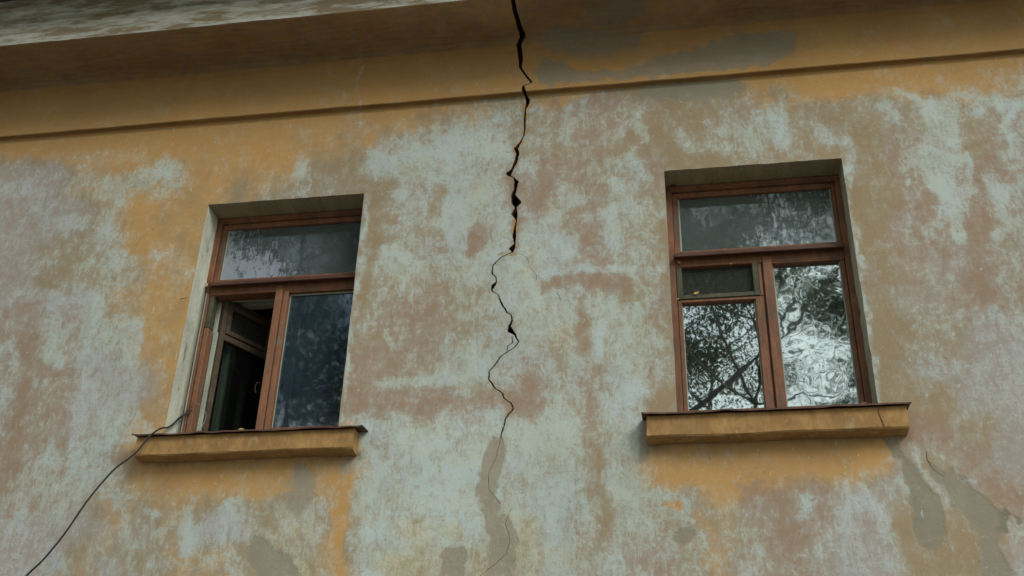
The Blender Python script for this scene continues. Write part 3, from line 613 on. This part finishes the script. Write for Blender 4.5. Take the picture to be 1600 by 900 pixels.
def window(X, left):
    def part(mb, name, mat, parent, label=None):
        o = mb.build(name, mat, parent)
        if label: o['label'] = label
        return o
    root = bpy.data.objects.new('window', None)
    fr = MB()
    fr.box(-.012, .034, .166, .262, OB, 1.56).box(.988, 1.034, .166, .262, OB, 1.56).box(.034, .988, .166, .262, 1.512, 1.565)
    fr.box(.034, .988, .168, .262, OB, .012).box(.034, .988, .172, .262, .982, 1.046)
    fr.box(.0, 1.02, .158, .175, 1.522, 1.545, .004)
    root = fr.build('window', WOOD if not left else WOOD); child(root); root.location.x += X
    root['label'] = 'red brown wooden window with its lower left sash hanging open inward' if left else 'red brown wooden window with both lower panes reflecting sky and trees'
    P_ = root
    part(MB().box(.034, .988, .128, .172, 1.040, 1.052).box(.034, .988, .122, .132, 1.024, 1.050).box(.034, .988, .15, .172, 1.052, 1.068), 'transom', WOODD, P_)
    # fixed top light
    part(MB().box(.034, .068, .186, .236, 1.064, 1.510).box(.964, .988, .186, .236, 1.064, 1.510).box(.068, .964, .186, .236, 1.476, 1.511).box(.068, .964, .186, .236, 1.064, 1.100), 'top_sash', WOOD, P_)
    part(MB().box(.062, .968, .207, .210, 1.094, 1.482, 0), 'pane', GL_top_L if left else GL_top_R, P_, 'dusty streaked top pane')
    part(MB().box(.068, .078, .2005, .2065, 1.10, 1.476, .002).box(.078, .964, .2005, .2065, 1.100, 1.108, .002).box(.956, .964, .2005, .2065, 1.108, 1.476, .002), 'putty', PALE, P_)
    if left:
        part(MB().box(.466, .510, .166, .255, .012, 1.024).box(.510, .517, .178, .255, .012, 1.02).box(.517, .548, .170, .235, .012, .985), 'mullion', ORNG, P_)
        part(MB().box(.548, .985, .176, .236, .972, 1.016).box(.955, .985, .186, .236, .012, .972).box(.548, .955, .186, .236, .014, .085), 'right_sash', WOOD, P_)
        part(MB().box(.544, .959, .207, .210, .08, .978, 0), 'pane', GL_low_L, P_, 'dark lower pane with faint blue reflections partly painted in')
        part(MB().box(.549, .556, .2005, .2065, .085, .972, .002).box(.556, .955, .2005, .2065, .962, .972, .002), 'putty', PALE, P_)
        part(MB().box(.036, .066, .176, .24, .012, .760), 'jamb_strip', ORNG, P_)
        part(MB().box(.036, .066, .177, .24, .762, 1.015), 'jamb_strip', OLIVE, P_)
        part(MB().box(-.006, .006, .135, .166, .0, 1.02).box(.014, .022, .160, .1665, .0, 1.0), 'edge_batten', PALE, P_)
        part(MB().box(.066, .094, .245, .262, .012, .765).box(.036, .078, .2625, .36, .0, .99), 'box_lining', PALE, P_)
        # outer sash swung inward about the left jamb
        a = R(60); hinge = Vector((.092, .262, 0))
        rot = Matrix.Translation(hinge) @ Matrix.Rotation(a, 4, 'Z')
        W = .43
        def rb(m, x0, x1, z0, z1, y0=-.02, y1=.02): return m.box(x0, x1, y0, y1, z0, z1, .003, rot=rot)
        m = MB(); rb(m, 0, .035, .02, 1.01); rb(m, W-.04, W, .02, 1.01); rb(m, .035, W-.04, .02, .075); rb(m, .035, W-.04, .975, 1.01); rb(m, .035, W-.04, .725, .765)
        part(m, 'open_sash', SASH, P_, 'grimy open sash seen from below')
        m = MB(); rb(m, .035, .065, .77, .973, -.026, .016); rb(m, W-.07, W-.04, .77, .973, -.026, .016); rb(m, .065, W-.07, .77, .80, -.026, .016); rb(m, .065, W-.07, .945, .973, -.026, .016)
        part(m, 'vent_sash', SASH, P_)
        m = MB(); rb(m, .06, W-.065, .795, .95, -.002, .001); part(m, 'vent_pane', GL_vent, P_)
        m = MB(); rb(m, .03, W-.035, .07, .73, -.002, .001); part(m, 'pane', GL_dim, P_, 'dark pane of the open sash')
        # inner sash folded right back
        rot = Matrix.Translation(Vector((.10, .40, 0))) @ Matrix.Rotation(R(95), 4, 'Z')
        m = MB(); rb(m, 0, .035, .02, .99); rb(m, .38, .42, .02, .99); rb(m, .035, .38, .02, .07); rb(m, .035, .38, .955, .99); rb(m, .035, .38, .70, .73)
        part(m, 'inner_sash', PALE, P_, 'inner sash folded back into the room')
        part(MB().box(.10, .468, .275, .300, .998, 1.052), 'inner_top_rail', LIME, P_, 'pale rail showing at the top of the opening')
        # hook and cord
        hk = MB().tube([(.455, .165, .36), (.438, .160, .365), (.432, .158, .345), (.432, .158, .32), (.438, .160, .30), (.450, .162, .305)], .0018, 6)
        part(hk, 'latch_hook', RUST, P_)
        part(MB().tube([(.430, .30, 1.05), (.434, .30, 1.0), (.440, .30, .93), (.437, .30, .86)], [.003, .007, .007, .004], 6), 'hanging_cord', RUBR, P_)
        part(MB().box(-.016, .02, .146, .160, 1.035, 1.062, .004), 'splintered_block', BLEAF, P_)
    else:
        part(MB().box(.528, .582, .166, .255, .012, 1.024).box(.522, .528, .184, .255, .012, 1.02), 'mullion', WOOD, P_)
        part(MB().box(.582, .985, .176, .236, .972, 1.018).box(.962, .985, .182, .236, .012, .972).box(.582, .962, .186, .236, .014, .085), 'right_sash', WOOD, P_)
        part(MB().box(.578, .966, .207, .210, .08, .978, 0), 'pane', GL_lr_R, P_, 'rippled lower right pane with a broken bright reflection')
        part(MB().box(.583, .590, .2005, .2065, .085, .972, .002), 'putty', PALE, P_); part(MB().box(.955, .962, .2005, .2065, .085, .972, .002), 'putty', PALE, P_)
        part(MB().box(.036, .058, .180, .236, .012, .760).box(.470, .520, .180, .236, .012, .760).box(.058, .470, .186, .236, .014, .085).box(.036, .520, .1805, .236, .750, .768).box(.500, .520, .178, .236, .768, 1.015), 'left_sash', WOOD, P_)
        part(MB().box(.052, .476, .207, .210, .08, .756, 0), 'pane', GL_ll_R, P_, 'clear lower left pane mirroring leafy branches')
        part(MB().box(.058, .064, .2005, .2065, .085, .75, .002), 'putty', PALE, P_); part(MB().box(.464, .470, .2005, .2065, .085, .75, .002), 'putty', PALE, P_)
        part(MB().box(.036, .068, .174, .226, .770, 1.010).box(.468, .499, .174, .226, .770, 1.010).box(.068, .468, .174, .226, .770, .797).box(.068, .468, .174, .226, .985, 1.010), 'vent_sash', OLIVE, P_)
        part(MB().box(.062, .472, .205, .208, .79, .992, 0), 'vent_pane', GL_vent, P_)
        part(MB().box(.975, .990, .150, .170, 1.050, 1.066, .002), 'splintered_block', BLEAF, P_)
        # inner vent leaf seen through the outer one
        part(MB().box(.05, .11, .30, .33, .80, 1.07).box(.44, .50, .30, .33, .80, 1.07).box(.11, .44, .30, .33, .80, .86).box(.11, .44, .30, .33, 1.02, 1.07), 'inner_vent_sash', OLIVE, P_)
        part(MB().box(.11, .44, .314, .317, .86, 1.02, 0), 'inner_vent_pane', GL_vent, P_)
        m = MB().box(.04, .075, .36, .40, .0, .79).box(.47, .515, .36, .40, .0, .79)
        part(m, 'inner_sash', PALE, P_)
        part(MB().box(.075, .47, .378, .381, .05, .79, 0), 'inner_pane', GL_inner, P_)
    # inner frame
    m = MB().box(-.01, .036, .362, .42, OB, 1.56).box(.985, 1.03, .362, .42, OB, 1.56).box(.036, .985, .362, .42, 1.52, 1.56).box(.036, .985, .364, .42, 1.005, 1.075)
    m.box(.515, .57, .366, .42, OB, 1.005)
    part(m, 'inner_frame', PALE, P_)
    part(MB().box(.57, .985, .378, .381, .02, 1.005, 0).box(.036, .985, .3785, .381, 1.075, 1.52, 0), 'inner_pane', GL_inner, P_)
    return root
window(WIN_X[0], True); window(WIN_X[1], False)
def room():
    m = MB()
    x0, x1, y0, y1, z0, z1 = -1.2, 5.2, .50, 4.6, -.85, 2.0
    m.box(x0-.1, x1+.1, y1, y1+.1, z0, z1, 0).box(x0-.1, x0, y0+.001, y1, z0, z1, 0).box(x1, x1+.1, y0+.001, y1, z0, z1, 0).box(x0-.1, x1+.1, y0+.001, y1+.1, z1, z1+.1, 0).box(x0-.1, x1+.1, y0+.001, y1+.1, z0-.1, z0, 0)
    m.box(1.9, 2.0, y0+.001, y1, z0, z1, 0)
    child(m.build('interior_room', DARKR))
    # outer shell of the building around the rooms
    s_ = MB().box(X0, X0+.3, .5, 8, Z0, 2.7, 0).box(X1-.3, X1, .5, 8, Z0, 2.7, 0).box(X0, X1, 7.7, 8, Z0, 2.7, 0).box(X0, X1, .3, 8.3, 2.70, 2.93, 0)
    child(s_.build('side_walls', SILL))
room()

# ------------------------------------------------------------------ cable, wire and leaves
def sight(pts): return [tuple(at(x, y, Y)) for x, y, Y in pts]
def smoothpath(p, m=4):
    p = [Vector(q) for q in p]; o = []
    for i in range(len(p)-1):
        a, b, c, d = p[max(i-1, 0)], p[i], p[i+1], p[min(i+2, len(p)-1)]
        for k in range(m):
            t = k/m; o.append(.5*((2*b)+(c-a)*t+(2*a-5*b+4*c-d)*t*t+(-a+3*b-3*c+d)*t**3))
    return o+[p[-1]]
cab = sight([(-60,1010,-.22),(0,945,-.24),(43,898,-.25),(67,875,-.25),(100,835,-.24),(133,787,-.23),(157,757,-.21),(180,732,-.19),(203,715,-.17),(217,702,-.155),(233,682,-.14),(248,671,-.11),(255,668.5,-.06),(262,668,.0),(271,662,.06),(280,654,.11),(291,647,.14),(299,641,.16)])
low = [(cab[0][0]-.25, -.15, cab[0][2]-.5), (cab[0][0]-.4, -.02, cab[0][2]-1.2), (cab[0][0]-.42, -.012, GROUND+.05)]
o = MB().tube(smoothpath([*low[::-1], *cab]), .0052, 7).build('cable', RUBR, smooth=True)
tag(o, 'thin black cable sagging from the open window past its sill down to the lower left', 'cable')
w2 = sight([(262,668,.0),(270,664,.05),(277,655,.09),(285,649,.12),(292,643,.15),(300,633,.165)])
s2 = MB().tube(smoothpath(w2), .003, 5).build('cable_strand', RUBR, o, smooth=True)
wl = sight([(303,628,.17),(309,631,.165),(316,636,.16),(321,644,.155),(321.5,653,.15),(317,664,.13),(312,673,.10)])
o = MB().tube(smoothpath(wl), .0020, 5).build('wire', STEEL, smooth=True)
tag(o, 'thin loop of bare wire hanging in the open left window', 'wire')
o = MB().tube(smoothpath(sight([(281,467.5,-.012),(287,466,-.02),(293,465.5,-.006)])), .002, 5).build('nail', RUBR)
tag(o, 'small bent nail in the plaster left of the open window', 'nail')
def leaf(px, py, Y, size, ang, mat, label, dz=0):
    p = at(px, py, Y); v = []; f = []
    outl = [(-1, 0), (-.6, .28), (-.1, .45), (.35, .38), (.75, .18), (1.15, 0), (.75, -.16), (.35, -.4), (-.1, -.42), (-.6, -.3)]
    for t in (0., .0012):
        for x, y in outl:
            X_ = x*math.cos(ang)-y*math.sin(ang); Z_ = x*math.sin(ang)+y*math.cos(ang)
            v.append((p[0]+X_*size, p[1]+t-abs(y)*size*.35-.002*(x*x), p[2]+dz+Z_*size))
    n = len(outl); f.append(list(range(n))); f.append([n+i for i in range(n)][::-1])
    for i in range(n): f.append([i, (i+1) % n, n+(i+1) % n, n+i])
    o = obj('dead_leaf', v, f, mat); tag(o, label, 'leaf', 'dead leaves caught on the windows'); return o
leaf(377, 671, -.095, .017, .05, YLEAF, 'small yellow leaf lying on the left sill under the open sash')
leaf(1088, 458, .168, .017, .3, YLEAF, 'largest dead leaf stuck on the olive vent frame of the right window')
leaf(1061, 410, .160, .012, -.7, BLEAF, 'pale leaf under the left end of the right window transom')
leaf(1142, 412, .168, .008, .9, BLEAF, 'tiny leaf at the middle of the top rail of the olive vent')
leaf(1059, 467, .168, .009, .1, BLEAF, 'tiny pale leaf at the lower left corner of the olive vent')
leaf(1350, 630, .14, .016, .05, YLEAF, 'yellow leaf at the right end of the right window sill')

# ------------------------------------------------------------------ ground and the trees across the yard
def ground():
    s = N('trodden_yard'); a = s.noise(.6, 6, .6); b = s.noise(14, 6, .7)
    m = s.done(s.bsdf(s.mix(s.step(a, .25, .45), s.mix(b, (.06, .085, .03), (.10, .12, .05)), (.17, .155, .125)), .95, s.bump(b, .03, .6)))
    o = obj('ground', [(-250, -250, GROUND), (250, -250, GROUND), (250, 250, GROUND), (-250, 250, GROUND)], [(0, 1, 2, 3)], m); tag(o, kind='structure')
    s = N('worn_asphalt'); b = s.noise(60, 6, .7)
    m = s.done(s.bsdf(s.mix(b, (.16, .155, .15), (.24, .235, .22)), .9, s.bump(b, .006, .8)))
    o = obj('pavement', [(-12, -2.2, GROUND+.004), (14, -2.2, GROUND+.004), (14, 0, GROUND+.004), (-12, 0, GROUND+.004)], [(0, 1, 2, 3)], m); tag(o, kind='structure')
ground()
def leaf_mat(name, c1, c2):
    s = N(name); a = s.noise(1.1, 3, .6)
    d = s.n('ShaderNodeBsdfDiffuse'); t = s.n('ShaderNodeBsdfTranslucent'); c = s.mix(a, c1, c2)
    s.t.links.new(c, d.inputs[0]); s.t.links.new(c, t.inputs[0]); m = s.n('ShaderNodeMixShader'); m.inputs[0].default_value = .3
    s.t.links.new(d.outputs[0], m.inputs[1]); s.t.links.new(t.outputs[0], m.inputs[2]); return s.done(m.outputs[0])
LEAF = leaf_mat('lime_tree_leaves', (.04, .07, .02), (.09, .12, .04)); BARK = paint_mat('grey_bark', (.09, .075, .06), (.13, .11, .085), (.05, .045, .04), 12, (1, 1, .3), .95, .6)
def tree(x, y, h, seed, spread, nleaf, label, K=500, sg=.22):
    r = random.Random(seed); root = empty('deciduous_tree', (x, y, GROUND)); tag(root, label, 'tree', 'trees across the yard')
    m = MB(); tips = []
    def limb(p, d, ln, rad, lev):
        pts = [p]; q = p.copy(); n = 5
        for i in range(n):
            d = (d+Vector((r.uniform(-.22, .22), r.uniform(-.22, .22), r.uniform(-.08, .16)))).normalized(); q = q+d*ln/n; pts.append(q.copy())
        m.tube(pts, [rad*(1-.72*i/n) for i in range(n+1)], 6 if lev < 2 else 4)
        if lev >= 3: tips.extend(pts[1:]); return
        if lev == 2: tips.extend(pts[2:])
        if lev == 1: tips.extend(pts[3:])
        for k in range({0: 12, 1: 5, 2: 3}[lev]):
            t = r.uniform(.3, 1) if lev else .30+.70*(k+.5)/12
            b = pts[0].lerp(pts[-1], 0) if False else pts[min(n, max(1, int(t*n+.5)))]
            az = r.uniform(0, 6.283) if lev else k*2.4+r.uniform(-.4, .4)
            out = Vector((math.cos(az), math.sin(az), r.uniform(-.25, .9) if lev else .2+.7*t))
            limb(b.copy(), (out+d*(.35 if lev else .1)).normalized(), ln*({0: .40, 1: .55, 2: .5}[lev])*r.uniform(.8, 1.2)*(spread if lev == 0 else 1), rad*(.38 if lev == 0 else .5), lev+1)
    limb(Vector((0, 0, 0)), Vector((0, 0, 1)), h*.86, h*.0115, 0)
    m.build('trunk', BARK, root, True)
    rs = np.random.RandomState(seed); T = np.array([tuple(t) for t in tips]); T = T[T[:, 2] > h*.28]
    # leaves gather in clumps round the twigs
    cc = T[rs.choice(len(T), min(K, len(T)), False)]; c = cc[rs.randint(0, len(cc), nleaf)]+rs.normal(0, sg, (nleaf, 3))*np.array([1.2, 1.2, .7])
    ax = rs.normal(0, 1, (nleaf, 3)); ax /= np.linalg.norm(ax, axis=1)[:, None]; bx = np.cross(ax, rs.normal(0, 1, (nleaf, 3))); bx /= np.linalg.norm(bx, axis=1)[:, None]
    s_ = rs.uniform(.022, .044, nleaf)[:, None]
    V = np.stack([c-ax*s_, c+bx*s_*.55, c+ax*s_, c-bx*s_*.55], 1).reshape(-1, 3)
    me = bpy.data.meshes.new('crown'); me.vertices.add(len(V)); me.vertices.foreach_set('co', V.ravel()); me.loops.add(nleaf*4); me.loops.foreach_set('vertex_index', np.arange(nleaf*4, dtype=np.int32))
    me.polygons.add(nleaf); me.polygons.foreach_set('loop_start', np.arange(0, nleaf*4, 4, dtype=np.int32)); me.update(calc_edges=True); me.validate(); me.materials.append(LEAF)
    o = bpy.data.objects.new('crown', me); C.objects.link(o); o.parent = root
tree(4.6, -14.5, 14.5, 3, 1.0, 150000, 'thinly leaved tree standing across the yard opposite the right window', 125, .33)
tree(-4.6, -12.5, 14.0, 5, 1.1, 170000, 'dense dark tree standing across the yard opposite the left window', 1100, .34)
tree(-9.5, -15, 15.5, 8, 1.1, 110000, 'broad tree standing farthest left across the yard')
tree(25, -22, 14.0, 12, 1.0, 50000, 'leafy tree standing farthest right across the yard')
tree(.2, -19, 13.0, 15, .9, 26000, 'smaller tree standing behind the gap opposite the crack', 260, .3)
